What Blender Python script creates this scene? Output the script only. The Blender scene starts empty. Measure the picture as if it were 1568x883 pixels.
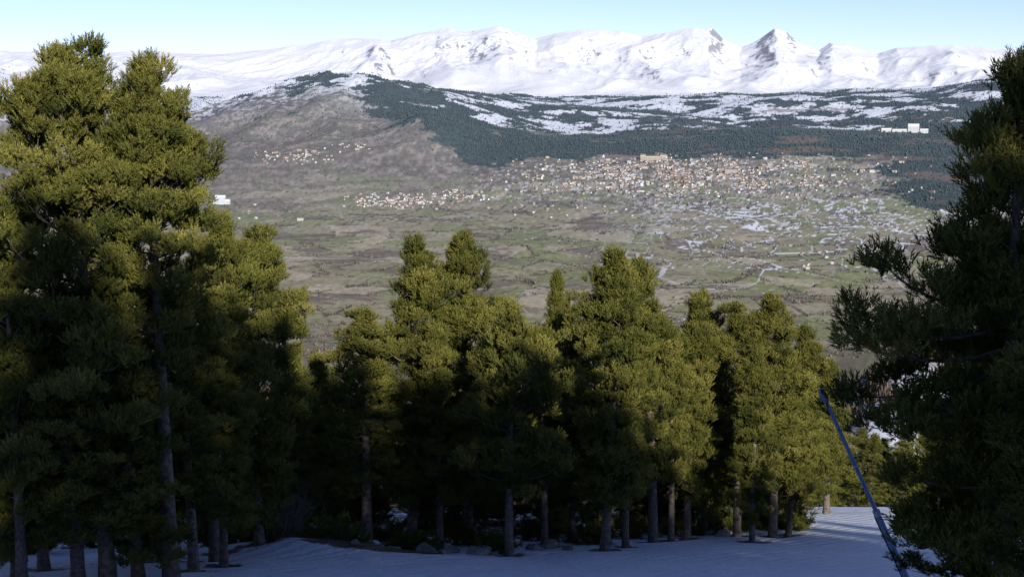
import bpy, math, random, bmesh
import numpy as np
from mathutils import Vector
random.seed(7); rng=np.random.default_rng(7)
scene=bpy.context.scene
PITCH=math.radians(7.61); F=2178.0
def Zs(v,y): return -y*math.tan(PITCH+math.atan((v-441)/F))
def Xs(u,y,z): return (u-784)/F*(y*math.cos(PITCH)-z*math.sin(PITCH))

# ---------------------------------------------------------------- noise
_p=np.random.default_rng(3).permutation(4096).astype(np.int64)
_ang=np.random.default_rng(4).random(4096)*2*np.pi
_gx=np.cos(_ang); _gy=np.sin(_ang)
def pn(x,y,s=0):
    x=np.asarray(x,float)+s*17.31; y=np.asarray(y,float)+s*41.7
    xi=np.floor(x).astype(np.int64); yi=np.floor(y).astype(np.int64)
    fx=x-xi; fy=y-yi
    u=fx*fx*fx*(fx*(fx*6-15)+10); v=fy*fy*fy*(fy*(fy*6-15)+10)
    def g(i,j,dx,dy):
        h=_p[(_p[i&4095]+j)&4095]
        return _gx[h]*dx+_gy[h]*dy
    a=g(xi,yi,fx,fy); b=g(xi+1,yi,fx-1,fy); c=g(xi,yi+1,fx,fy-1); d=g(xi+1,yi+1,fx-1,fy-1)
    return ((a+(b-a)*u)*(1-v)+(c+(d-c)*u)*v)*1.5
def fbm(x,y,o=4,s=0,g=.5):
    t=0;a=1;n=0
    for k in range(o):
        t=t+a*pn(x*2**k,y*2**k,s+k*3); n+=a; a*=g
    return t/n*1.3
def ridged(x,y,o=5,s=0,g=.5):
    t=0;a=1;n=0;w=1
    for k in range(o):
        r=(1-np.sqrt(pn(x*2**k,y*2**k,s+k*5)**2+.0015))**2
        t=t+a*r*w; w=np.clip(r*1.3,0,1); n+=a; a*=g
    return t/n
def ss(x,a,b):
    t=np.clip((x-a)/(b-a),0,1); return t*t*(3-2*t)

# ---------------------------------------------------------------- materials
def newmat(name):
    m=bpy.data.materials.new(name); m.use_nodes=True
    nt=m.node_tree; nt.nodes.clear()
    out=nt.nodes.new('ShaderNodeOutputMaterial'); return m,nt,out
def N(nt,t,**k):
    n=nt.nodes.new(t)
    for a,b in k.items(): setattr(n,a,b)
    return n
def noise(nt,vec,scale,detail=4,rough=.55):
    n=N(nt,'ShaderNodeTexNoise'); n.inputs['Scale'].default_value=scale
    n.inputs['Detail'].default_value=detail; n.inputs['Roughness'].default_value=rough
    if vec is not None: nt.links.new(vec,n.inputs['Vector'])
    return n
def ramp(nt,fac,stops):
    r=N(nt,'ShaderNodeValToRGB'); e=r.color_ramp.elements
    while len(e)<len(stops): e.new(.5)
    for i,(p,c) in enumerate(stops):
        e[i].position=p; e[i].color=(c[0],c[1],c[2],1)
    nt.links.new(fac,r.inputs[0]); return r
def simple(name,stops,scale=3,rough=.8,bump=0,spec=.2,bscale=None,bdist=.02):
    m,nt,out=newmat(name)
    tc=N(nt,'ShaderNodeTexCoord'); n=noise(nt,tc.outputs['Object'],scale,5)
    r=ramp(nt,n.outputs['Fac'],stops)
    b=N(nt,'ShaderNodeBsdfPrincipled'); b.inputs['Roughness'].default_value=rough
    b.inputs['Specular IOR Level'].default_value=spec
    nt.links.new(r.outputs[0],b.inputs['Base Color'])
    if bump:
        n2=noise(nt,tc.outputs['Object'],bscale or scale*3,5)
        bp=N(nt,'ShaderNodeBump'); bp.inputs['Strength'].default_value=bump; bp.inputs['Distance'].default_value=bdist
        nt.links.new(n2.outputs['Fac'],bp.inputs['Height']); nt.links.new(bp.outputs[0],b.inputs['Normal'])
    nt.links.new(b.outputs[0],out.inputs[0]); return m

def needle_mat(name,c0,c1,c2):
    m,nt,out=newmat(name)
    at=N(nt,'ShaderNodeAttribute'); at.attribute_name='tint'
    r=ramp(nt,at.outputs['Fac'],[(.0,c0),(.5,c1),(1.,c2)])
    d=N(nt,'ShaderNodeBsdfDiffuse')
    nt.links.new(r.outputs[0],d.inputs['Color'])
    nt.links.new(d.outputs[0],out.inputs[0]); return m
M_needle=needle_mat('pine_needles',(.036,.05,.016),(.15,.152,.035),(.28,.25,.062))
M_bark=simple('pine_bark',[(.3,(.07,.055,.043)),(.7,(.27,.215,.17))],6,.9,.8,.1,14,.03)
M_twig=simple('twig_bark',[(.3,(.1,.08,.06)),(.7,(.2,.17,.14))],6,.9)

def mesh_obj(name,verts,faces,mats=(),parent=None,smooth=False,link=True,midx=None):
    me=bpy.data.meshes.new(name); me.from_pydata(verts,[],faces); 
    for m in mats: me.materials.append(m)
    if midx is not None: me.polygons.foreach_set('material_index',midx)
    if smooth: me.polygons.foreach_set('use_smooth',[True]*len(me.polygons))
    ob=bpy.data.objects.new(name,me)
    if link: scene.collection.objects.link(ob)
    if parent: ob.parent=parent
    return ob
def tube(V,Fc,pts,rad,n=5):
    base=len(V); P=[Vector(p) for p in pts]
    for i,p in enumerate(P):
        t=(P[min(i+1,len(P)-1)]-P[max(i-1,0)]).normalized()
        a=t.cross(Vector((0,0,1)) if abs(t.z)<.9 else Vector((1,0,0))).normalized(); b=t.cross(a)
        for k in range(n):
            w=2*math.pi*k/n
            V.append(tuple(p+(a*math.cos(w)+b*math.sin(w))*rad[i]))
    for i in range(len(P)-1):
        for k in range(n):
            k2=(k+1)%n
            Fc.append((base+i*n+k,base+i*n+k2,base+(i+1)*n+k2,base+(i+1)*n+k))
    Fc.append(tuple(base+(len(P)-1)*n+k for k in range(n)))

# ---------------------------------------------------------------- needle sprays (each needle one thin blade)
def spray(seed,nn=12,wd=.0165):
    r=random.Random(seed); T=[]
    shoots=[(Vector((0,0,.02)),Vector((0,0,1)),.44)]
    for k in range(4):
        a=k*1.75+r.random(); tilt=r.uniform(.35,.75)
        d=Vector((math.cos(a)*math.sin(tilt),math.sin(a)*math.sin(tilt),math.cos(tilt)))
        shoots.append((Vector((0,0,r.uniform(0,.16))),d,r.uniform(.24,.38)))
    for o,d,L in shoots:
        a=d.cross(Vector((.3,.5,.1))).normalized(); b=d.cross(a)
        for j in range(nn):
            t=.1+.9*(j+.5)/nn; w=j*2.4+r.random()
            rad=a*math.cos(w)+b*math.sin(w)
            tip=(rad*math.sin(.62)+d*math.cos(.62)) if t<.9 else (rad*.35+d).normalized()
            ln=r.uniform(.09,.13); p=o+d*L*t
            side=tip.cross(rad+Vector((r.uniform(-.8,.8),r.uniform(-.8,.8),r.uniform(-.8,.8)))).normalized()*wd
            T.append([tuple(p-side),tuple(p+side),tuple(p+tip*ln)])
    return np.array(T)
SPR=[spray(k) for k in range(5)]
def foliage_mesh(pos,th,phi,scl,tint,tpl=SPR):
    pos=np.array(pos);th=np.array(th);phi=np.array(phi);scl=np.array(scl);tint=np.array(tint)
    allv=[];allt=[]
    which=np.arange(len(pos))%len(tpl)
    for k,tp in enumerate(tpl):
        ix=np.where(which==k)[0]
        if len(ix)==0: continue
        ct,st,cp,sp=np.cos(th[ix]),np.sin(th[ix]),np.cos(phi[ix]),np.sin(phi[ix])
        sn=rng.random(len(ix))*6.283; cs_,sn_=np.cos(sn),np.sin(sn)
        v=tp.reshape(-1,3)[None]*scl[ix][:,None,None]
        x=v[...,0]*cs_[:,None]-v[...,1]*sn_[:,None]; y=v[...,0]*sn_[:,None]+v[...,1]*cs_[:,None]; z=v[...,2]
        x2=x*ct[:,None]+z*st[:,None]; z2=-x*st[:,None]+z*ct[:,None]
        x3=x2*cp[:,None]-y*sp[:,None]; y3=x2*sp[:,None]+y*cp[:,None]
        allv.append((np.stack([x3,y3,z2],-1)+pos[ix][:,None,:]).reshape(-1,3))
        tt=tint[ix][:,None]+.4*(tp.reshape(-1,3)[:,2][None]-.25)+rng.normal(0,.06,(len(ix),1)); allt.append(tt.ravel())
    co=np.concatenate(allv).astype(np.float32); tt=np.clip(np.concatenate(allt),0,1).astype(np.float32)
    n=len(co)//3; me=bpy.data.meshes.new('foliage')
    me.vertices.add(len(co)); me.vertices.foreach_set('co',co.ravel())
    me.loops.add(n*3); me.loops.foreach_set('vertex_index',np.arange(n*3,dtype=np.int32))
    me.polygons.add(n); me.polygons.foreach_set('loop_start',np.arange(0,n*3,3,dtype=np.int32)); me.polygons.foreach_set('loop_total',np.full(n,3,np.int32))
    a=me.attributes.new('tint','FLOAT','POINT'); a.data.foreach_set('value',tt)
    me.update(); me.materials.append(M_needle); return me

# ---------------------------------------------------------------- pine generator
def build_pine(H,R,c0,seed,dens=1.0,lean=(0,0),extra=(),rough=1.0,top=.62,lm=1.0):
    r=random.Random(seed); V=[];Fc=[]
    n=12; tp=[]; wob=(r.uniform(-1,1)*.02*H,r.uniform(-1,1)*.02*H); ph=r.random()*6
    for i in range(n+1):
        t=i/n
        tp.append(Vector((lean[0]*t+wob[0]*math.sin(t*3+ph)-wob[0]*math.sin(ph),lean[1]*t+wob[1]*math.sin(t*2.6+ph)-wob[1]*math.sin(ph),H*t-.4*(1-t))))
    r0=.05+.0125*H
    rad=[r0*((1-i/n)**.8)*(1.25 if i==0 else 1)+.012 for i in range(n+1)]
    tube(V,Fc,tp,rad,9)
    def at(h):
        t=max(0,min(.999,h/H))*n; i=int(t); return tp[i].lerp(tp[i+1],t-i), rad[i]*(1-(t-i))+rad[i+1]*(t-i)
    pos=[];TH=[];PH=[];scl=[];tint=[]
    def put(p,d,s,tn):
        d=d.normalized(); TH.append(math.acos(max(-1,min(1,d.z)))); PH.append(math.atan2(d.y,d.x))
        pos.append(tuple(p)); scl.append(s); tint.append(tn)
    limbs=[]
    nl=int(H*7.4*(1-c0)*(R/2)**.6*lm)+12
    nsct=5; sect=[[r.uniform(1-.5*rough,1+.22*rough) for _ in range(nsct)] for _ in range(9)]
    for k in range(nl):
        s=((k+r.random())/nl)**.84
        h=H*(c0+(1-c0)*s*.97)
        az=k*2.39996+r.uniform(-.6,.6)
        prof=min(1,(1-s)*2.5+.03)**top*(.66+.34*min(1,s*2.6))*(1-.12*s)
        q=sect[int(s*8.99)][int((az%(2*math.pi))/(2*math.pi)*nsct)%nsct]
        L=max(.15,R*prof*q*r.uniform(.65,1.08)-.25)
        e0=math.radians(-8+60*s*s+r.uniform(-14,14)+8*s)
        limbs.append((h,az,L,e0,s))
    for ex in extra: limbs.append(ex+(0.3,))
    for h,az,L,e0,s in limbs:
        p,tr=at(h); d=Vector((math.cos(az),math.sin(az),0)); pts=[p.copy()]; e=e0
        nseg=5; bend=math.radians(r.uniform(5,15))
        for j in range(nseg):
            daz=r.uniform(-.2,.2); c,sn=math.cos(daz),math.sin(daz); d=Vector((d.x*c-d.y*sn,d.x*sn+d.y*c,0))
            p=p+(d*math.cos(e)+Vector((0,0,math.sin(e))))*L/nseg; pts.append(p.copy()); e+=bend
        rb=min(tr*.6,.012+.015*L); tube(V,Fc,pts,[rb*(1-j/nseg*.8) for j in range(nseg+1)],3)
        nb=max(1,int(L*2.1+.6)); ltint=r.gauss(.45,.15)
        for j in range(nb):
            t=1.0 if j==0 else r.uniform(.3,.92)
            f=t*nseg; i=min(int(f),nseg-1); bp=pts[i].lerp(pts[i+1],f-i)
            dd=(pts[i+1]-pts[i]).normalized(); lat=dd.cross(Vector((0,0,1))).normalized()*(1 if j%2 else -1)
            bl=0 if j==0 else min(.8,L*r.uniform(.15,.45))
            bd=(lat*.9+dd*.5+Vector((0,0,.3))).normalized()
            if bl>.25: tube(V,Fc,[bp,bp+bd*bl],[rb*.4,.006],3)
            cc=bp+bd*bl; cr=r.uniform(.27,.48)*(1 if L>.6 else .75); ct=ltint+r.gauss(0,.08)
            cnt=int(r.uniform(13,18)*dens*(cr/.4)**1.3)+4
            for q in range(cnt):
                z=r.uniform(-.35,1); a=r.random()*6.283; w=math.sqrt(max(0,1-z*z))
                o=Vector((math.cos(a)*w,math.sin(a)*w,z)); rr=cr*r.uniform(.3,1)
                pp=cc+Vector((o.x*rr*1.05,o.y*rr*1.05,o.z*rr*.95))-Vector((0,0,.2))
                dr=o*.5+Vector((0,0,.95))+dd*.3+Vector((r.gauss(0,.18),r.gauss(0,.18),0))
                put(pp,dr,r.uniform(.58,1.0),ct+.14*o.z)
        for q in range(int(L*2*dens)):
            t=r.uniform(.2,1); f=t*nseg; i=min(int(f),nseg-1); bp=pts[i].lerp(pts[i+1],f-i)
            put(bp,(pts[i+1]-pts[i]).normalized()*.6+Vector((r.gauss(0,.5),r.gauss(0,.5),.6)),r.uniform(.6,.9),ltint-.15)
    for j in range(16):
        p,_=at(H*(1-.06*r.random())); put(p+Vector((r.gauss(0,.12),r.gauss(0,.12),-.1)),Vector((r.gauss(0,.3),r.gauss(0,.3),1)),r.uniform(.6,.85),.5)
    me=bpy.data.meshes.new('trunk'); me.from_pydata([tuple(v) for v in V],[],Fc); me.materials.append(M_bark)
    me.polygons.foreach_set('use_smooth',[True]*len(me.polygons))
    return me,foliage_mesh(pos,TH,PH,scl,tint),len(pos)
def place_pine(data,x,y,z,rz=0,s=1.0,parent=None,sz=None):
    e=bpy.data.objects.new('pine_tree',None); scene.collection.objects.link(e)
    e.location=(x,y,z); e.rotation_euler=(0,0,rz); e.scale=(s,s,sz or s); e.empty_display_size=.5
    if parent: e.parent=parent
    for nm,me in (('trunk',data[0]),('foliage',data[1])):
        t=bpy.data.objects.new(nm,me); scene.collection.objects.link(t); t.parent=e
    return e

# ---------------------------------------------------------------- terrain height
KY=[-400,-120,-20,0,36,52,70,85,110,200,450,1000,2000,3000,4200,5200,6500,7500,8500,10000,12000,14000,15500]
KZ=[130,46,6.3,-1.7,-12.5,-16.8,-20.9,-24.9,-34,-74,-190,-345,-540,-628,-672,-657,-608,-547,-444,-293,-165,25,120]
KY=np.array(KY,float);KZ=np.array(KZ,float)
SK=[(-1500,90),(-500,84),(0,78),(50,80),(90,73),(108,90),(150,93),(170,81),(240,77),(300,82),(350,82),(430,72),(500,62),(560,57),(600,60),(640,50),(690,43),(720,47),(765,40),(800,52),(820,60),(850,50),(890,46),(950,47),(980,56),(1010,53),(1060,42),(1085,43),(1105,60),(1130,72),(1155,62),(1185,43),(1200,48),(1215,60),(1250,78),(1270,66),(1300,72),(1340,82),(1370,71),(1430,70),(1500,74),(1568,78),(2200,70),(4000,110)]
SKu=np.array([a for a,b in SK],float); SKv=np.array([b for a,b in SK],float)
RY=18000.0
HILLS=[(575,11900,140,1300,310),(440,11400,110,1200,130),(655,9800,50,600,150),(545,9400,80,600,45),
       (1580,12600,230,1300,250),(1150,12700,170,900,60),(-60,13400,150,1600,280),(860,12600,110,800,40),
       (1350,1500,140,330,118),(1550,1700,150,400,150),(1250,9700,200,700,40)]
def near_bumps(x,y):
    b=.22*fbm(x/9,y/9,3,21)+.05*fbm(x/1.6,y/1.6,3,22)
    b=b+.55*np.exp(-(((x+7.0)/3.2)**2+((y-46.5)/2.0)**2))
    piste=np.exp(-(((x-13)-(y-40)*.16)/7)**2)
    return b*(1-.75*piste)
def height(x,y):
    x=np.asarray(x,float); y=np.asarray(y,float)
    z=0
    for k in (-.06,-.03,0,.03,.06): z=z+np.interp(y*(1+k),KY,KZ)/5
    z=np.where(y<120,np.interp(y,KY,KZ),z)
    z=z+near_bumps(x,y)*ss(-y,-400,-150)
    far=ss(y,250,1500)
    yy=np.maximum(y,50); U=784+2190*x/yy
    if np.any(far>0):
        for u0,y0,su,sy,h in HILLS:
            z=z+far*h*np.exp(-((U-u0)/su)**2*.7-((y-y0)/sy)**2*.7)
        rv=np.interp(U+5*pn(x/300,y/300,9),SKu,SKv); rz=-RY*np.tan(PITCH+np.arctan((rv-441)/F))
        t=np.clip((y-14300)/(RY-14300),0,1.0)
        base=np.interp(np.minimum(y,14300),KY,KZ)
        z=np.where(y>14300, base+(rz-base)*(t**1.2), z)
        wx=x+450*pn(x/2500,y/2500,31); wy=y+600*pn(x/2500,y/2500,33)
        rd=ridged(wx/1500,wy/3000,5,40,.42)-.55
        z=z+rd*285*ss(y,13200,15800)*(1-ss(y,16600,17900)*.85)
        z=z+(ridged(wx/420,wy/800,4,55)-.5)*38*ss(y,14500,16300)*(1-ss(y,17000,17900)*.5)
        rd2=fbm(wx/1000,wy/1300,4,60,.4)
        z=z+rd2*60*ss(y,8300,11500)*(1-ss(y,13500,15000))
        z=z+(ridged(wx/500,wy/1100,3,63,.4)-.5)*75*ss(y,8800,10500)*(1-ss(y,13500,15000))*ss(-U,-760,-560)
        z=z+fbm(x/700,y/700,4,70)*14*ss(y,2500,4500)*(1-ss(y,9500,11000))
        z=z-np.maximum(0,y-RY)*.22
    return z
def gz(x,y): return float(height(np.array([x]),np.array([y]))[0])

def grid_mesh(name,X,Y,Z,mats,colors=None):
    nr,nc=X.shape; co=np.stack([X,Y,Z],-1).reshape(-1,3).astype(np.float32)
    idx=np.arange(nr*nc).reshape(nr,nc)
    f=np.stack([idx[:-1,:-1],idx[:-1,1:],idx[1:,1:],idx[1:,:-1]],-1).reshape(-1,4)
    me=bpy.data.meshes.new(name); me.vertices.add(len(co)); me.vertices.foreach_set('co',co.ravel())
    me.loops.add(f.size); me.loops.foreach_set('vertex_index',f.ravel().astype(np.int32))
    me.polygons.add(len(f)); me.polygons.foreach_set('loop_start',np.arange(0,f.size,4,dtype=np.int32))
    me.polygons.foreach_set('loop_total',np.full(len(f),4,np.int32))
    me.polygons.foreach_set('use_smooth',np.ones(len(f),bool))
    me.update(calc_edges=True)
    for m in mats: me.materials.append(m)
    if colors is not None:
        a=me.color_attributes.new('ground_cover','FLOAT_COLOR','POINT')
        c=np.concatenate([colors.reshape(-1,3),np.ones((nr*nc,1))],1).astype(np.float32); a.data.foreach_set('color',c.ravel())
    ob=bpy.data.objects.new(name,me); scene.collection.objects.link(ob); return ob

def snow_mat():
    m,nt,out=newmat('snow')
    tc=N(nt,'ShaderNodeTexCoord'); v=tc.outputs['Object']
    n1=noise(nt,v,.5,6,.6); n2=noise(nt,v,5,6,.65); n3=noise(nt,v,40,3,.6)
    col=ramp(nt,n2.outputs['Fac'],[(.25,(.78,.80,.83)),(.6,(.89,.905,.92))])
    at=N(nt,'ShaderNodeAttribute'); at.attribute_name='ground_cover'
    lit=ramp(nt,n3.outputs['Fac'],[(.56,(0,0,0)),(.66,(1,1,1))])
    lf=N(nt,'ShaderNodeMath',operation='MULTIPLY'); nt.links.new(lit.outputs[0],lf.inputs[0])
    sep=N(nt,'ShaderNodeSeparateColor'); nt.links.new(at.outputs['Color'],sep.inputs[0]); nt.links.new(sep.outputs['Green'],lf.inputs[1])
    bare=N(nt,'ShaderNodeMath',operation='MULTIPLY_ADD'); bare.inputs[1].default_value=1.0
    nb=noise(nt,v,1.6,6,.7); nbm=N(nt,'ShaderNodeMath',operation='ADD'); nbm.inputs[1].default_value=-.5
    nt.links.new(nb.outputs['Fac'],nbm.inputs[0]); nt.links.new(sep.outputs['Red'],bare.inputs[0]); nt.links.new(nbm.outputs[0],bare.inputs[2])
    br=ramp(nt,bare.outputs[0],[(.45,(0,0,0)),(.52,(1,1,1))])
    mx1=N(nt,'ShaderNodeMix',data_type='RGBA'); nt.links.new(lf.outputs[0],mx1.inputs['Factor'])
    nt.links.new(col.outputs[0],mx1.inputs['A']); mx1.inputs['B'].default_value=(.16,.12,.08,1)
    soil=ramp(nt,noise(nt,v,8,6,.7).outputs['Fac'],[(.3,(.045,.03,.02)),(.6,(.14,.09,.055)),(.8,(.24,.17,.11))])
    mx2=N(nt,'ShaderNodeMix',data_type='RGBA'); nt.links.new(br.outputs[0],mx2.inputs['Factor'])
    nt.links.new(mx1.outputs['Result'],mx2.inputs['A']); nt.links.new(soil.outputs[0],mx2.inputs['B'])
    b=N(nt,'ShaderNodeBsdfPrincipled'); b.inputs['Roughness'].default_value=.6; b.inputs['Specular IOR Level'].default_value=.3
    nt.links.new(mx2.outputs['Result'],b.inputs['Base Color'])
    mp=N(nt,'ShaderNodeMapping'); mp.inputs['Rotation'].default_value=(0,0,math.radians(38)); nt.links.new(v,mp.inputs['Vector'])
    wv=N(nt,'ShaderNodeTexWave'); wv.inputs['Scale'].default_value=.5; wv.inputs['Distortion'].default_value=5; wv.inputs['Detail'].default_value=4; wv.inputs['Detail Scale'].default_value=.4
    nt.links.new(mp.outputs[0],wv.inputs['Vector'])
    h1=N(nt,'ShaderNodeMath',operation='MULTIPLY_ADD'); h1.inputs[1].default_value=.35
    nt.links.new(wv.outputs['Fac'],h1.inputs[0]); nt.links.new(n2.outputs['Fac'],h1.inputs[2])
    h2=N(nt,'ShaderNodeMath',operation='MULTIPLY_ADD'); h2.inputs[1].default_value=2.2
    nt.links.new(n1.outputs['Fac'],h2.inputs[0]); nt.links.new(h1.outputs[0],h2.inputs[2])
    bp=N(nt,'ShaderNodeBump'); bp.inputs['Strength'].default_value=1; bp.inputs['Distance'].default_value=.2
    nt.links.new(h2.outputs[0],bp.inputs['Height']); nt.links.new(bp.outputs[0],b.inputs['Normal'])
    nt.links.new(b.outputs[0],out.inputs[0]); return m
M_snow=snow_mat()

# ---------------------------------------------------------------- tree survey (bearing, top sightline, distance, width, crown base, individually grown 'H' or shared kind)
TR=[
 (150,98,36,380,640,'H'),(250,92,36.6,270,560,'H'),(20,318,34.8,190,740,'k'),
 (322,325,43,200,760,'H'),(392,350,46,225,785,'H'),(455,528,50,105,790,'k'),
 (15,455,36.5,210,800,'k'),(110,440,35.5,240,790,'k'),(205,470,36.5,220,790,'k'),(290,460,39,190,800,'k'),(338,520,41,150,800,'k'),(60,520,40,200,810,'k'),(160,540,42,190,810,'k'),(245,560,43,190,810,'k'),(25,560,43,200,810,'k'),(330,560,45,160,810,'k'),
 (560,480,50,190,770,'k'),(628,362,52.5,180,770,'H'),(716,356,53.5,190,770,'H'),(780,476,48.5,225,750,'H'),
 (672,500,51.5,130,770,'k'),(853,416,62,95,770,'k'),(835,520,52,125,770,'k'),
 (928,384,50.5,205,765,'H'),(1003,398,54,165,740,'H'),(875,500,55,115,780,'k'),
 (1055,452,56,125,720,'k'),(1082,446,58,105,730,'k'),(1132,468,57,135,730,'k'),(1187,454,57,145,770,'k'),
 (1155,530,54,100,745,'k'),(1232,500,62,120,800,'k'),(1210,560,58,100,790,'k'),(1268,555,72,115,800,'k'),
 (500,540,58,120,800,'k'),(1030,500,55,110,720,'k'),(960,480,52,120,770,'k'),
]
trees=[]
for i,(u,vt,y,w,cb,kd) in enumerate(TR):
    zt=Zs(vt,y); zb0=-12.5-(y-36)*.28; x=Xs(u,y,(zt+zb0)/2); zb=gz(x,y)
    trees.append((x,y,zb,zt-zb,w/2*y/F,max(.06,(Zs(cb,y)-zb)/(zt-zb)),kd,i))
xs=np.concatenate([np.linspace(-600,-60,40),np.arange(-58,58,.32),np.linspace(60,600,40)])
ys=np.concatenate([np.linspace(-380,-40,50),np.arange(-38,28,1.2),np.arange(28.3,95,.22),np.arange(96,470,4)])
X,Y=np.meshgrid(xs,ys); Z=height(X,Y)
red=np.exp(-(((X+4.6)/3.0)**2+((Y-46.6)/1.7)**2)**1.5)*.95
green=np.zeros_like(X)+.06
for (x,y,zb,H,R,c,kd,i) in trees:
    d=np.hypot(X-x,Y-y); green=np.maximum(green,np.exp(-(d/2.2)**2)); red=np.maximum(red,.66*np.exp(-(d/1.1)**2))
    Z-=.12*np.exp(-(d/.7)**2)
red=np.maximum(red,.53*ss(Y,51.5,57)*ss(-X,-13,-8))
grid_mesh('snow_slope',X,Y,Z,[M_snow],np.stack([red,green,red*0],-1))

# ---------------------------------------------------------------- far terrain
bv=np.concatenate([np.linspace(-1.8,-.46,70),np.linspace(-.45,.45,1250),np.linspace(.46,1.8,70)])
yv=[430.0]
while yv[-1]<24000:
    y=yv[-1]
    if y<3500: st=y*.03
    elif y<9000: st=y*y/650/F*1.15
    elif y<14500: st=30
    elif y<18200: st=22
    else: st=500
    yv.append(y+max(4,st))
yv=np.array(yv); B,Y=np.meshgrid(bv,yv); X=B*Y; Z=height(X,Y)
U=784+2190*B
gy=np.gradient(Z,axis=0)/np.gradient(Y,axis=0); gxx=np.gradient(Z,axis=1)/np.maximum(1e-3,np.gradient(X,axis=1))
slp=np.hypot(gy,gxx)
def C(*c): return np.array(c,float)
def mixc(a,b,m): return a*(1-m[...,None])+b*m[...,None]
nA=fbm(X/1100,Y/1100,5,80); nB=fbm(X/260,Y/260,4,90); nC=fbm(X/60,Y/90,4,95); nD=fbm(X/22,Y/40,2,99)
nS=fbm(X/1500,Y/700,5,110,.6); nS2=fbm(X/420,Y/330,5,115,.6)
def parcels(ang,L,w0,w1,s):
    wx=X+160*pn(X/600,Y/600,s); wy=Y+200*pn(X/600,Y/600,s+1)
    rx=wx*math.cos(ang)-wy*math.sin(ang); ry=wx*math.sin(ang)+wy*math.cos(ang)
    cj=np.floor(ry/L).astype(int); hh=_p[(cj+s)&4095]/4096.
    cw=w0+w1*hh; ci=np.floor((rx+hh*300)/cw).astype(int)
    h1=_p[(_p[(ci+s)&4095]+cj)&4095]/4096.; h2=_p[(_p[(ci+999+s)&4095]+cj)&4095]/4096.; h3=_p[(_p[(ci+1999+s)&4095]+cj)&4095]/4096.
    ex=np.abs(((rx+hh*300)/cw)%1-.5)*cw; ex=cw/2-ex; ey=L/2-np.abs((ry/L)%1-.5)*L
    return h1,h2,h3,np.minimum(ex,ey*.6)
hc,hc2,hc3,edge=parcels(.35,230,80,170,120)
gc,gc2,gc3,gedge=parcels(-.5,420,200,300,171)
col=np.broadcast_to(C(.33,.30,.195),X.shape+(3,)).copy()
col=mixc(col,C(.245,.265,.125),ss(hc*.6+gc*.5+.4*nA,.48,.75)*.8)
col=mixc(col,C(.47,.40,.29),ss(hc2,.66,.9)*.8)
col=mixc(col,C(.23,.19,.15),ss(gc2*.5+nB+nC*.3,.38,.7)*.85)
col=mixc(col,C(.19,.16,.125),ss(nB+nC*.5,.2,.45)*.7)
hedge=(ss(-edge,-9,-4)*(hc3>.3)*ss(nC+nB,-.35,.05))
col=mixc(col,C(.115,.10,.08),hedge*.9)
ghedge=ss(-gedge,-13,-6)*(gc3>.35)*ss(nC+.5*nB,-.3,.0)
col=mixc(col,C(.11,.095,.075),ghedge*.85)
road=ss(-np.abs(fbm(X/1500,Y/1500,2,144)),-.006,-.002)
col=mixc(col,C(.5,.46,.4),road*.7)
col*= (1+.25*nC+.25*nD)[...,None]
scrub=ss(Y+1400*nA+(700-U)*1.1,7300,8900)*.9
scrub=np.maximum(scrub,ss(-Y+700*nB,-4300,-3500)*.8)
bc=mixc(np.broadcast_to(C(.155,.125,.105),X.shape+(3,)),C(.33,.28,.225),ss(nB+nC*.7,-.1,.5)); bc*=(1+.4*nC+.4*nD)[...,None]
col=mixc(col,bc,scrub*.8)
snr=ss(U,880,1080)*ss(Y,4700,5600)*ss(-Y,-8200,-7300)
l1=ss(-np.abs(fbm(X/700,Y/520,3,130)),-.018,-.005); l2=ss(-np.abs(fbm(X/380,Y/900,3,137)),-.022,-.006); l3=ss(-np.abs(fbm(X/900,Y/1100,3,139)),-.011,-.004)
lines=np.maximum(np.maximum(l1*ss(nB,-.3,.05),l2*ss(nB,-.1,.25)),l3)
patch=ss(nB*.4+nC+.8*nD+.4*nA,.42,.62)
sm=np.clip(snr*np.maximum(lines,patch*ss(Y,5800,6900)*.65),0,1)
sm=np.maximum(sm,ss(-edge,-4.5,-2)*(hc>.5)*snr*ss(Y,5000,6000)*.8)
sm=np.maximum(sm,.7*ss(-np.abs(fbm(X/700,Y/900,3,140)),-.007,-.002)*ss(U,600,900)*ss(-Y,-7600,-7000)*ss(nB,-.2,.15))
town=np.exp(-(np.abs(U-1060)/300)**4-(np.abs(Y-8250)/750)**4)
sm=np.maximum(sm,town*ss(nC+.6*nD,.26,.5)*.7)
snowc=C(.86,.87,.89)
# forest belt with clearings
thr=np.interp(Y,[8300,9000,9400,10300,10800,12600,13300,14000,14600],[.9,.1,-.62,-.42,-.14,-.03,.0,.15,1.4])
ub=np.interp(Y,[8500,9500,10900,11500,14000],[690,630,590,480,450])+90*nA+70*nB
lft=ss(ub-U,-60,80); thr=thr+lft*np.interp(Y,[9000,10000,10700,11600,12600,14000],[2,.9,.5,.28,.05,-.02])
lft2=ss(-U,-460,-300)*ss(-Y,-13900,-12800); thr=thr+lft2*.5
thr=thr+ss(-U,-150,-60)*.5
thr=thr+ss(U,1280,1420)*np.interp(Y,[6900,7500,8400,9000,12000,13500],[0,-1.5,-1.5,-.3,-.0,-.05])
thr=thr+ss(U,590,660)*ss(-U,-820,-740)*np.interp(Y,[8300,8700,9300,9600],[0,-.7,-.5,0])
hA=np.exp(-((U-590)/130)**2-((Y-12000)/900)**2); thr=thr-.12*hA
fm=ss(nS*.35+nS2*.8+nB*.4+nC*.3-thr,-.02,.06)
up=ss(Y+900*nA+300*nB,10100,10700)*(1-lft*ss(-Y,-12300,-11300)*.9)
up=np.maximum(up,ss(Z+120*nA+90*nB+50*nC,-20,70)*ss(Y,10500,11500))
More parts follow.
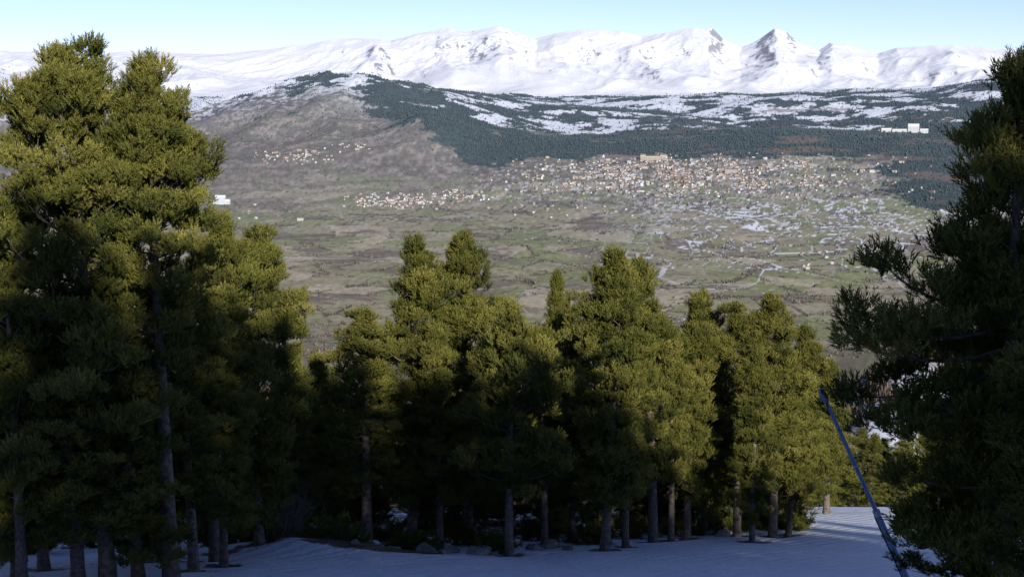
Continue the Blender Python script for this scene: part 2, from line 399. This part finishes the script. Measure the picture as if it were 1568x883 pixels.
brown2=ss(fbm(X/800,Y/500,4,150)+.3*nC,.3,.45)*(1-ss(Y,12000,12800))
col=mixc(col,snowc,sm)
streak=ss(nC+.7*nD+.5*nB,-.9,-.2)
col=mixc(col,mixc(bc,snowc,.4+.6*streak),up)
col=mixc(col,bc*C(1.1,.95,.85),brown2*up*.8)
col=mixc(col,mixc(bc*.9,snowc,ss(nC+.6*nD+.5*nB,-.05,.3)*.85),lft*ss(Y,10300,11500)*(1-up))
fcol=np.broadcast_to(C(.052,.07,.055),X.shape+(3,))*(1+.5*nC+.4*nD)[...,None]
fr=ss(fbm(X/500,Y/350,4,160),.15,.35)*ss(U,900,1050)*ss(-Y,-11800,-10800)
fcol=mixc(fcol,C(.2,.135,.09),fr*.8)
col=mixc(col,fcol,fm)
mt=ss(Y,13600,14400)
peaks=np.exp(-((U-745)/70)**2)+np.exp(-((U-905)/35)**2)+.7*np.exp(-((U-1070)/60)**2)+.8*np.exp(-((U-1185)/50)**2)+.4*ss(U,1250,1350)+.5*ss(-U,-120,-20)
rock=ss(slp+.3*nB+.4*nC+.3*nD+.2*np.clip(peaks,0,1)*ss(Y,15600,16800),.80,.96)
mc=mixc(np.broadcast_to(C(.89,.89,.90),X.shape+(3,)),C(.2,.2,.22),rock*.8)
col=mixc(col,mc,mt*(1-fm))
nh=ss(-Y,-3300,-2600)
cl=ss(nC+.6*nB,-.1,.2)
nc=mixc(bc*C(.5,.4,.33),snowc,cl*ss(-Y,-1480,-1380)*.9)
col=mixc(col,nc,nh)
haze_paint=1-np.exp(-Y/42000); haze_paint=haze_paint*ss(Y,4000,8500); HAZE_COLOUR=C(.32,.43,.62)
col=mixc(col,HAZE_COLOUR,haze_paint*.6*(1-.85*np.clip(mt,0,1)))  # aerial haze painted into the ground colours, growing with distance
col=np.clip(col,0.01,.9)
m,nt,out=newmat('valley_ground')
at=N(nt,'ShaderNodeAttribute'); at.attribute_name='ground_cover'  # cover colours, distance haze already mixed in
tc=N(nt,'ShaderNodeTexCoord'); n1=noise(nt,tc.outputs['Object'],.05,5,.7)
rr=ramp(nt,n1.outputs['Fac'],[(.3,(.85,.85,.85)),(.7,(1.1,1.1,1.1))])
mx=N(nt,'ShaderNodeMix',data_type='RGBA',blend_type='MULTIPLY'); mx.inputs['Factor'].default_value=1
nt.links.new(at.outputs['Color'],mx.inputs['A']); nt.links.new(rr.outputs[0],mx.inputs['B'])
b=N(nt,'ShaderNodeBsdfDiffuse')
nt.links.new(mx.outputs['Result'],b.inputs['Color']); nt.links.new(b.outputs[0],out.inputs[0])
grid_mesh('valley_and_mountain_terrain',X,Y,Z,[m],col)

# ---------------------------------------------------------------- distant woods: one mesh of little trees each
def flatmat(name):
    m,nt,out=newmat(name); at=N(nt,'ShaderNodeAttribute'); at.attribute_name='tint_colour'
    b=N(nt,'ShaderNodeBsdfDiffuse'); nt.links.new(at.outputs['Color'],b.inputs['Color']); nt.links.new(b.outputs[0],out.inputs[0]); return m
def forest(name,mask,cnt,c,hr,conic=True,yr=(3500,14800),wr=1.0,sp=(6,18)):
    n=5; lv=[(0,.6),(.3,1.0),(.65,.55),(1,.04)] if conic else [(0,.5),(.35,1),(.75,.85),(1,.2)]
    tv=[];tf=[]
    for h,w in lv:
        for k in range(n): a=2*math.pi*k/n; tv.append((math.cos(a)*w*.32*wr,math.sin(a)*w*.32*wr,h))
    for i in range(len(lv)-1):
        for k in range(n): tf.append((i*n+k,i*n+(k+1)%n,(i+1)*n+(k+1)%n,(i+1)*n+k))
    tv=np.array(tv);tf=np.array(tf)
    w=(mask*((Y>yr[0])&(Y<yr[1])&(np.abs(B)<.44))).ravel(); w=w*np.minimum(Y.ravel()/8000,1.3); w/=w.sum()
    ix=rng.choice(w.size,cnt,p=w,replace=True)
    x=X.ravel()[ix]+rng.normal(0,sp[0],cnt); y=Y.ravel()[ix]+rng.normal(0,sp[1],cnt); z=height(x,y)-1
    h=rng.uniform(hr[0],hr[1],cnt)*np.where(rng.random(cnt)<.2,1.3,1); hw=h*rng.uniform(.8,1.3,cnt)*(1 if conic else 1.4); rot=rng.random(cnt)*6.3
    v=tv[None]*rng.uniform(.75,1.2,(cnt,len(tv),1))*np.array([1,1,0])+tv[None]*np.array([0,0,1])
    vx=(v[...,0]*np.cos(rot)[:,None]-v[...,1]*np.sin(rot)[:,None])*hw[:,None]+x[:,None]
    vy=(v[...,0]*np.sin(rot)[:,None]+v[...,1]*np.cos(rot)[:,None])*hw[:,None]+y[:,None]
    vz=v[...,2]*h[:,None]+z[:,None]
    co=np.stack([vx,vy,vz],-1).reshape(-1,3).astype(np.float32)
    f=(tf[None]+(np.arange(cnt)*len(tv))[:,None,None]).reshape(-1,4).astype(np.int32)
    me=bpy.data.meshes.new(name); me.vertices.add(len(co)); me.vertices.foreach_set('co',co.ravel())
    me.loops.add(f.size); me.loops.foreach_set('vertex_index',f.ravel())
    me.polygons.add(len(f)); me.polygons.foreach_set('loop_start',np.arange(0,f.size,4,dtype=np.int32)); me.polygons.foreach_set('loop_total',np.full(len(f),4,np.int32))
    me.update(calc_edges=True)
    cc=np.array(c)[None]*rng.uniform(.55,1.5,(cnt,1)); tree_haze_paint=(1-np.exp(-y/42000))*ss(y,4000,8500)*.5; cc=cc*(1-tree_haze_paint[:,None])+HAZE_COLOUR[None]*tree_haze_paint[:,None]  # random tree tint, then distance haze blended into the colour
    cc=np.repeat(np.concatenate([cc,np.ones((cnt,1))],1),len(tv),0).astype(np.float32)
    a=me.color_attributes.new('tint_colour','FLOAT_COLOR','POINT'); a.data.foreach_set('color',cc.ravel())
    me.materials.append(flatmat(name+'_colour'))
    ob=bpy.data.objects.new(name,me); scene.collection.objects.link(ob)
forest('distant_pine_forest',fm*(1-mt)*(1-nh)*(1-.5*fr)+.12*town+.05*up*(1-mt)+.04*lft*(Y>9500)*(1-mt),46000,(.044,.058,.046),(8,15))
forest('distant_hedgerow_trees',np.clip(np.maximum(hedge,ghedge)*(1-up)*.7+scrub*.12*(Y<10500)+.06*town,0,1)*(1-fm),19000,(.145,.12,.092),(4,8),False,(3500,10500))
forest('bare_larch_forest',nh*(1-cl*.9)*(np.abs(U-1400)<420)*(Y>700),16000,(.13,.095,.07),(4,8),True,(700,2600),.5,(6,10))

# ---------------------------------------------------------------- town
def colmat(name):
    m,nt,out=newmat(name); at=N(nt,'ShaderNodeAttribute'); at.attribute_name='paint'
    tc=N(nt,'ShaderNodeTexCoord'); n=noise(nt,tc.outputs['Object'],.3,3); r=ramp(nt,n.outputs['Fac'],[(.3,(.85,.85,.85)),(.7,(1.1,1.1,1.1))])
    mx=N(nt,'ShaderNodeMix',data_type='RGBA',blend_type='MULTIPLY'); mx.inputs['Factor'].default_value=1
    nt.links.new(at.outputs['Color'],mx.inputs['A']); nt.links.new(r.outputs[0],mx.inputs['B'])
    b=N(nt,'ShaderNodeBsdfPrincipled'); b.inputs['Roughness'].default_value=.85
    nt.links.new(mx.outputs['Result'],b.inputs['Base Color']); nt.links.new(b.outputs[0],out.inputs[0]); return m
M_town=colmat('town_paint')
class Build:
    def __init__(s): s.V=[];s.F=[];s.C=[]
    def quad(s,p,c):
        i=len(s.V); s.V+=[tuple(q) for q in p]; s.F.append(tuple(range(i,i+len(p)))); s.C.append(c)
    def house(s,x,y,z,w,d,h,rh,a,cw,cr,floors=0):
        ca,sa=math.cos(a),math.sin(a)
        def T(px,py,pz): return (x+px*ca-py*sa,y+px*sa+py*ca,z+pz)
        W,D=w/2,d/2
        for (x0,y0),(x1,y1) in [((-W,-D),(W,-D)),((W,-D),(W,D)),((W,D),(-W,D)),((-W,D),(-W,-D))]:
            s.quad([T(x0,y0,-6),T(x1,y1,-6),T(x1,y1,h),T(x0,y0,h)],cw)
        o=.6
        s.quad([T(-W-o,-D-o,h-.3),T(W+o,-D-o,h-.3),T(W+o,0,h+rh),T(-W-o,0,h+rh)],cr)
        s.quad([T(W+o,D+o,h-.3),T(-W-o,D+o,h-.3),T(-W-o,0,h+rh),T(W+o,0,h+rh)],cr)
        s.quad([T(-W,-D,h),T(-W,0,h+rh),T(-W,D,h)],cw); s.quad([T(W,-D,h),T(W,D,h),T(W,0,h+rh)],cw)
        for f in range(floors):
            k=max(2,int(w/4.5))
            for j in range(k):
                cx=-W+(j+.5)*w/k; z0=1+f*3.1; ww=.32*w/k
                s.quad([T(cx-ww,-D-.05,z0),T(cx+ww,-D-.05,z0),T(cx+ww,-D-.05,z0+1.6),T(cx-ww,-D-.05,z0+1.6)],(.07,.08,.1))
    def make(s,name):
        me=bpy.data.meshes.new(name); me.from_pydata(s.V,[],s.F); me.materials.append(M_town)
        a=me.color_attributes.new('paint','FLOAT_COLOR','CORNER')
        buf=[]
        for f,c in zip(s.F,s.C): buf+= [c[0],c[1],c[2],1]*len(f)
        a.data.foreach_set('color',buf)
        ob=bpy.data.objects.new(name,me); scene.collection.objects.link(ob); return ob
R=random.Random(5)
walls=[(.6,.55,.46),(.66,.63,.57),(.42,.36,.29),(.46,.41,.36),(.72,.7,.66),(.35,.28,.23),(.4,.35,.3),(.66,.6,.5)]
roofs=[(.14,.12,.12),(.22,.14,.11),(.28,.16,.12),(.19,.18,.19),(.36,.18,.12),(.15,.15,.15),(.55,.57,.6)]
def village(name,n,uc,us,yc,ys_,big=.12,clus=True):
    b=Build(); k=0; tries=0
    while k<n and tries<n*14:
        tries+=1
        u=R.gauss(uc,us); y=R.gauss(yc,ys_)
        if abs(u-uc)>2.3*us or abs(y-yc)>2.2*ys_: continue
        x=(u-784)/2190*y
        if clus and float(fbm(np.array([x/180.]),np.array([y/260.]),3,200)[0])<-.08: continue
        z=gz(x,y); g=R.random()
        if g<big: w,d,h,rh=R.uniform(20,34),R.uniform(12,16),R.uniform(9,15),R.uniform(2,5)
        else: w,d,h,rh=R.uniform(8,15),R.uniform(8,11),R.uniform(5,8.5),R.uniform(2.5,4.5)
        b.house(x,y,z,w,d,h,rh,R.gauss(0,.6),R.choice(walls),R.choice(roofs),int(h/3.2)); k+=1
    return b.make(name)
village('distant_town',850,980,90,8480,360)
village('distant_town',300,1090,150,8250,380,.08)
village('distant_town',260,1200,85,8450,330)
village('distant_village',150,600,38,7480,130,.06,False)
village('distant_village',60,700,28,7700,120,.05,False)
village('distant_village',70,448,34,9000,140,.05,False)
village('distant_village',22,540,18,9250,80,.05,False)
village('distant_hamlet',16,1375,26,10600,80,.4,False)
village('distant_hamlet',30,870,60,7200,160,.02,False)
village('distant_hamlet',12,1255,15,5600,150,.02,False)
village('distant_hamlet',8,410,40,7000,200,.02,False)
def block(name,u,y,parts):
    b=Build(); x=(u-784)/2190*y; z=gz(x,y)
    for dx,dy,w,d,h,rh,cw,cr,fl in parts: b.house(x+dx,y+dy,z,w,d,h,rh,0,cw,cr,fl)
    return b.make(name)
cr=(.5,.44,.34); wh=(.7,.7,.69)
block('grand_hotel_building',1000,9000,[(0,0,90,22,28,7,cr,(.2,.16,.14),7),(-62,0,34,26,36,8,cr,(.2,.16,.14),9),(62,0,34,26,36,8,cr,(.2,.16,.14),9)])
block('white_sanatorium_building',1398,10300,[(0,0,80,24,62,2,wh,(.6,.6,.6),14),(-95,10,110,20,24,2,wh,(.5,.5,.5),6),(-190,20,70,20,30,2,wh,(.5,.5,.5),7),(80,10,60,20,26,2,wh,(.5,.5,.5),6)])
block('white_solar_furnace_building',335,7450,[(0,0,52,20,46,2,(.75,.77,.8),(.6,.6,.6),12),(34,5,30,18,24,2,wh,(.5,.5,.5),5),(-36,5,26,18,18,2,wh,(.5,.5,.5),4)])
block('apartment_building',1120,8500,[(0,0,70,18,20,4,cr,(.2,.15,.13),6)])
block('apartment_building',930,8600,[(0,0,60,18,22,4,cr,(.2,.12,.1),7)])
block('apartment_building',300,8800,[(0,0,60,18,20,3,wh,(.5,.5,.5),5)])

# ---------------------------------------------------------------- foreground pines
kinds=[build_pine(11,2.0,c,700+k,1.0,rough=1.0,top=tp_) for k,(c,tp_) in enumerate([(.2,.55),(.12,.65),(.25,.5),(.1,.6),(.16,.75),(.06,.6),(.3,.5)])]
thin=[build_pine(11,2.0,.03,800+k,.7,rough=.7,lm=.8) for k in range(2)]
R=random.Random(21)
kk=0
for (x,y,zb,H,Rr,c,kd,i) in trees:
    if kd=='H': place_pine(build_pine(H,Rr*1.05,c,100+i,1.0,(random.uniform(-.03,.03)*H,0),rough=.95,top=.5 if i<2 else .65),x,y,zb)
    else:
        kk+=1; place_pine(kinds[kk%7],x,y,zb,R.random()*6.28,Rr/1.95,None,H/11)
def right_tree(u,vt,y,w,c,seed,extra=(),dn=1.0):
    zt=Zs(vt,y); x=Xs(u,y,zt/2-5); zb=gz(x,y)
    place_pine(build_pine(zt-zb,w/2*y/F,c,seed,dn,extra=extra),x,y,zb)
pi=math.pi
right_tree(1550,85,24,320,.06,501,extra=((5.3,pi+.1,2.8,math.radians(-14)),(4.9,pi-.1,3.0,math.radians(-16)),(4.6,pi+.15,2.8,math.radians(-22)),(5.6,pi,2.5,math.radians(-6)),(4.3,pi+.3,2.7,math.radians(-22)),(3.5,pi,1.9,-.2),(2.6,pi-.2,1.8,-.2),(1.6,pi+.1,1.7,-.1),(1.3,pi-.3,1.6,-.1)))
for u,vt,y,k in ((1640,40,27,0),(1510,330,26,1),(1590,420,22,3),(1490,560,25,5)):
    zt=Zs(vt,y); x=Xs(u,y,zt/2-5); zb=gz(x,y); place_pine(kinds[k],x,y,zb,k,.75,None,(zt-zb)/11)

wood=bpy.data.objects.new('pine_forest',None); scene.collection.objects.link(wood)
R=random.Random(11)
def stand(n,u0,u1,y0,y1,v0,v1,low=True):
    for k in range(n):
        u=u0+(u1-u0)*(k+R.random())/n; y=R.uniform(y0,y1); vt=R.uniform(v0,v1); zt=Zs(vt,y); x=Xs(u,y,zt); zb=gz(x,y)-(.8 if low else 0); H=zt-zb
        place_pine(thin[k%2],x,y,zb,R.random()*6,H/11*1.5,wood,H/11)
stand(20,450,1235,59,66,590,660); stand(10,420,1235,72,84,560,620)
stand(20,1225,1620,96,125,655,700); stand(11,-60,440,48,58,600,680); stand(6,-60,430,64,80,560,640)
# dense wood edge above the viewpoint: crowns overlap, tops form an almost level line
for k in range(58):
    x=-16+k*1.7+R.uniform(-.5,.5); y=(-19,-21.5)[k%2]+R.uniform(-.8,.8)
    zb=gz(x,y); top=float(np.interp(x,[-16,10,18,24,30,36,42,60,66,85],[22.0,21.6,21.9,22.0,21.2,19.6,18.4,18.0,22,22]))+(-20-y)*.45+R.uniform(-.8,.5)
    H=top-zb
    place_pine(thin[k%2],x,y,zb,R.random()*6,H/11*1.15,wood,H/11)

# ---------------------------------------------------------------- snow lance (leaning pole)
M_blue=simple('lance_blue_paint',[(.3,(.15,.2,.31)),(.7,(.22,.28,.39))],3,.4,0,.5)
M_steel=simple('galvanised_steel',[(.3,(.3,.32,.35)),(.7,(.42,.44,.47))],8,.45,0,.5)
y=30.0; zt=Zs(594,y); zb=Zs(890,y); pt=Vector((Xs(1256,y,zt),y,zt)); pb=Vector((Xs(1391,y,zb),y,zb))
pole=bpy.data.objects.new('snow_lance',None); scene.collection.objects.link(pole); pole.location=pb
d=(pt-pb)
def part(name,segs,mat,n=12):
    V=[];Fc=[]
    for pts,rad in segs: tube(V,Fc,pts,rad,n)
    return mesh_obj(name,V,Fc,[mat],pole,True)
part('lower_tube',[([-d*.16,d*.36],[.07,.066])],M_blue)
part('upper_tube',[([d*.36,d*.93],[.05,.042])],M_blue)
part('collars',[([d*.345,d*.375],[.082,.082]),([d*.60,d*.61],[.058,.058])],M_steel)
part('spray_head',[([d*.93,d*.945,d*.985,d*1.0],[.05,.07,.07,.03])],M_blue)
sv=Vector((.22,0,0)); h0=d*.30
part('tilt_bracket',[([h0,h0+Vector((.0,-.02,-.12))+sv*.5,h0+sv+Vector((0,0,-.05)),h0+sv+Vector((.02,0,.12))],[.02]*4),([h0+d*.03,h0+sv+Vector((0,0,.1))],[.015,.015])],M_steel,8)
part('hose',[([d*(.34-.1*k)+Vector((-.085,0.03,0)) for k in range(6)],[.016]*6)],simple('black_rubber',[(.3,(.015,.015,.015)),(.7,(.03,.03,.03))],5,.6),6)
part('base_socket',[([-d*.16,-d*.02],[.11,.1])],M_steel)

# ---------------------------------------------------------------- rocks, shrubs
M_rock=simple('granite',[(.3,(.12,.105,.09)),(.6,(.25,.23,.2)),(.8,(.33,.31,.28))],3,.9,.7,.2,9,.05)
def boulder(u,y,s,seed):
    x=Xs(u,y,gz(0,y)); bm=bmesh.new(); bmesh.ops.create_icosphere(bm,subdivisions=4,radius=1)
    co=np.array([v.co[:] for v in bm.verts]); nn=fbm(co[:,0]*1.1+seed*7,co[:,1]*1.1+co[:,2]*1.7,4,300)
    pl=np.random.default_rng(seed).normal(size=(7,3)); pl/=np.linalg.norm(pl,axis=1)[:,None]
    for v,q in zip(bm.verts,nn):
        c=Vector(v.co)
        for p in pl:
            dd=c.dot(Vector(p))
            if dd>.62: c-=Vector(p)*(dd-.62)
        c*=1+.18*q; v.co=(c.x*s*1.3,c.y*s,c.z*s*.75)
    me=bpy.data.meshes.new('boulder'); bm.to_mesh(me); bm.free(); me.materials.append(M_rock)
    me.polygons.foreach_set('use_smooth',[True]*len(me.polygons))
    ob=bpy.data.objects.new('boulder',me); scene.collection.objects.link(ob); ob.location=(x,y,gz(x,y)+s*.1); ob.rotation_euler=(0,0,seed)
for k,(u,y,s) in enumerate([(600,49,.32),(655,48.3,.4),(690,48.6,.3),(728,48,.45),(745,49,.3),(820,50,.3),(840,51,.35),(870,50.5,.25),(560,49.5,.3),(1105,56,.3),(545,46,.18),(680,46,.2),(430,50,.4)]): boulder(u,y,s,k+1)
def bush(name,u,y,h,w,n,green):
    x=Xs(u,y,gz(0,y)); z=gz(x,y); e=bpy.data.objects.new(name,None); scene.collection.objects.link(e); e.location=(x,y,z)
    r=random.Random(int(u)); V=[];Fc=[];pos=[];TH=[];PH=[];scl=[];ti=[]
    for k in range(n):
        a=r.random()*6.28; el=r.uniform(.5,1.45); L=h*r.uniform(.6,1.1); dd=Vector((math.cos(a)*math.cos(el)*w/h,math.sin(a)*math.cos(el)*w/h,math.sin(el)))
        p0=Vector((r.gauss(0,.12),r.gauss(0,.12),-.1)); p1=p0+dd*L*.5; p2=p1+(dd+Vector((r.gauss(0,.2),r.gauss(0,.2),.2)))*L*.5
        tube(V,Fc,[p0,p1,p2],[.018,.011,.004],3)
        for j in range(6):
            q=p1.lerp(p2,r.random()); dv=(dd+Vector((r.gauss(0,.5),r.gauss(0,.5),r.gauss(.2,.3))))*L*.22
            if not green: tube(V,Fc,[q,q+dv],[.007,.002],3)
            else:
                dn_=dv.normalized(); pos.append(tuple(q)); TH.append(math.acos(dn_.z)); PH.append(math.atan2(dn_.y,dn_.x)); scl.append(r.uniform(.5,.8)); ti.append(.3)
    mesh_obj('branches',V,Fc,[M_twig],e)
    if green:
        f=bpy.data.objects.new('foliage',foliage_mesh(pos,TH,PH,scl,ti)); scene.collection.objects.link(f); f.parent=e
bush('bare_shrub',440,47,1.9,1.3,55,False); bush('bare_shrub',418,46.5,1.4,1.0,40,False)
for u,y,h,w in [(505,47.5,.7,1.2),(530,48.6,.6,1.1),(640,50,.6,1.3),(400,47,.6,1.2),(470,50,.7,1.2),(1215,60,.6,.9),(760,50,.5,1.0),(900,53,.6,1.2),(600,52,.8,1.3),(700,53,.8,1.3),(820,54,.8,1.3),(960,56,.8,1.3),(1040,58,.8,1.2),(1110,59,.8,1.2),(1160,60,.8,1.2),(380,50,.8,1.3)]: bush('juniper_shrub',u,y,h,w,46,True)

# ---------------------------------------------------------------- sky, sun, camera
EL=math.radians(23); AZ=math.radians(20)
w=bpy.data.worlds.new('World'); scene.world=w; w.use_nodes=True; nt=w.node_tree
bg=nt.nodes['Background']; sky=nt.nodes.new('ShaderNodeTexSky'); sky.sky_type='NISHITA'; sky.sun_disc=False
sky.sun_elevation=EL; sky.sun_rotation=math.pi-AZ; sky.altitude=2000; sky.air_density=.85; sky.dust_density=.1; sky.ozone_density=3
tn=nt.nodes.new('ShaderNodeMix'); tn.data_type='RGBA'; tn.blend_type='MULTIPLY'; tn.inputs['Factor'].default_value=1; tn.inputs['B'].default_value=(.90,.80,.98,1)
nt.links.new(sky.outputs[0],tn.inputs['A']); nt.links.new(tn.outputs['Result'],bg.inputs[0]); bg.inputs[1].default_value=.15
sd=bpy.data.lights.new('sun','SUN'); sd.energy=5; sd.angle=math.radians(.5); sd.color=(1,.955,.87)
so=bpy.data.objects.new('sun',sd); scene.collection.objects.link(so)
s=Vector((math.sin(AZ)*math.cos(EL),-math.cos(AZ)*math.cos(EL),math.sin(EL))); so.rotation_euler=s.to_track_quat('Z','Y').to_euler()
cam=bpy.data.cameras.new('camera'); co=bpy.data.objects.new('camera',cam); scene.collection.objects.link(co)
cam.lens=50; cam.sensor_width=36; cam.clip_start=.2; cam.clip_end=80000
co.location=(0,0,0); co.rotation_euler=(math.pi/2-PITCH,0,0); scene.camera=co
scene.view_settings.view_transform='Standard'; scene.view_settings.look='None'; scene.view_settings.exposure=0
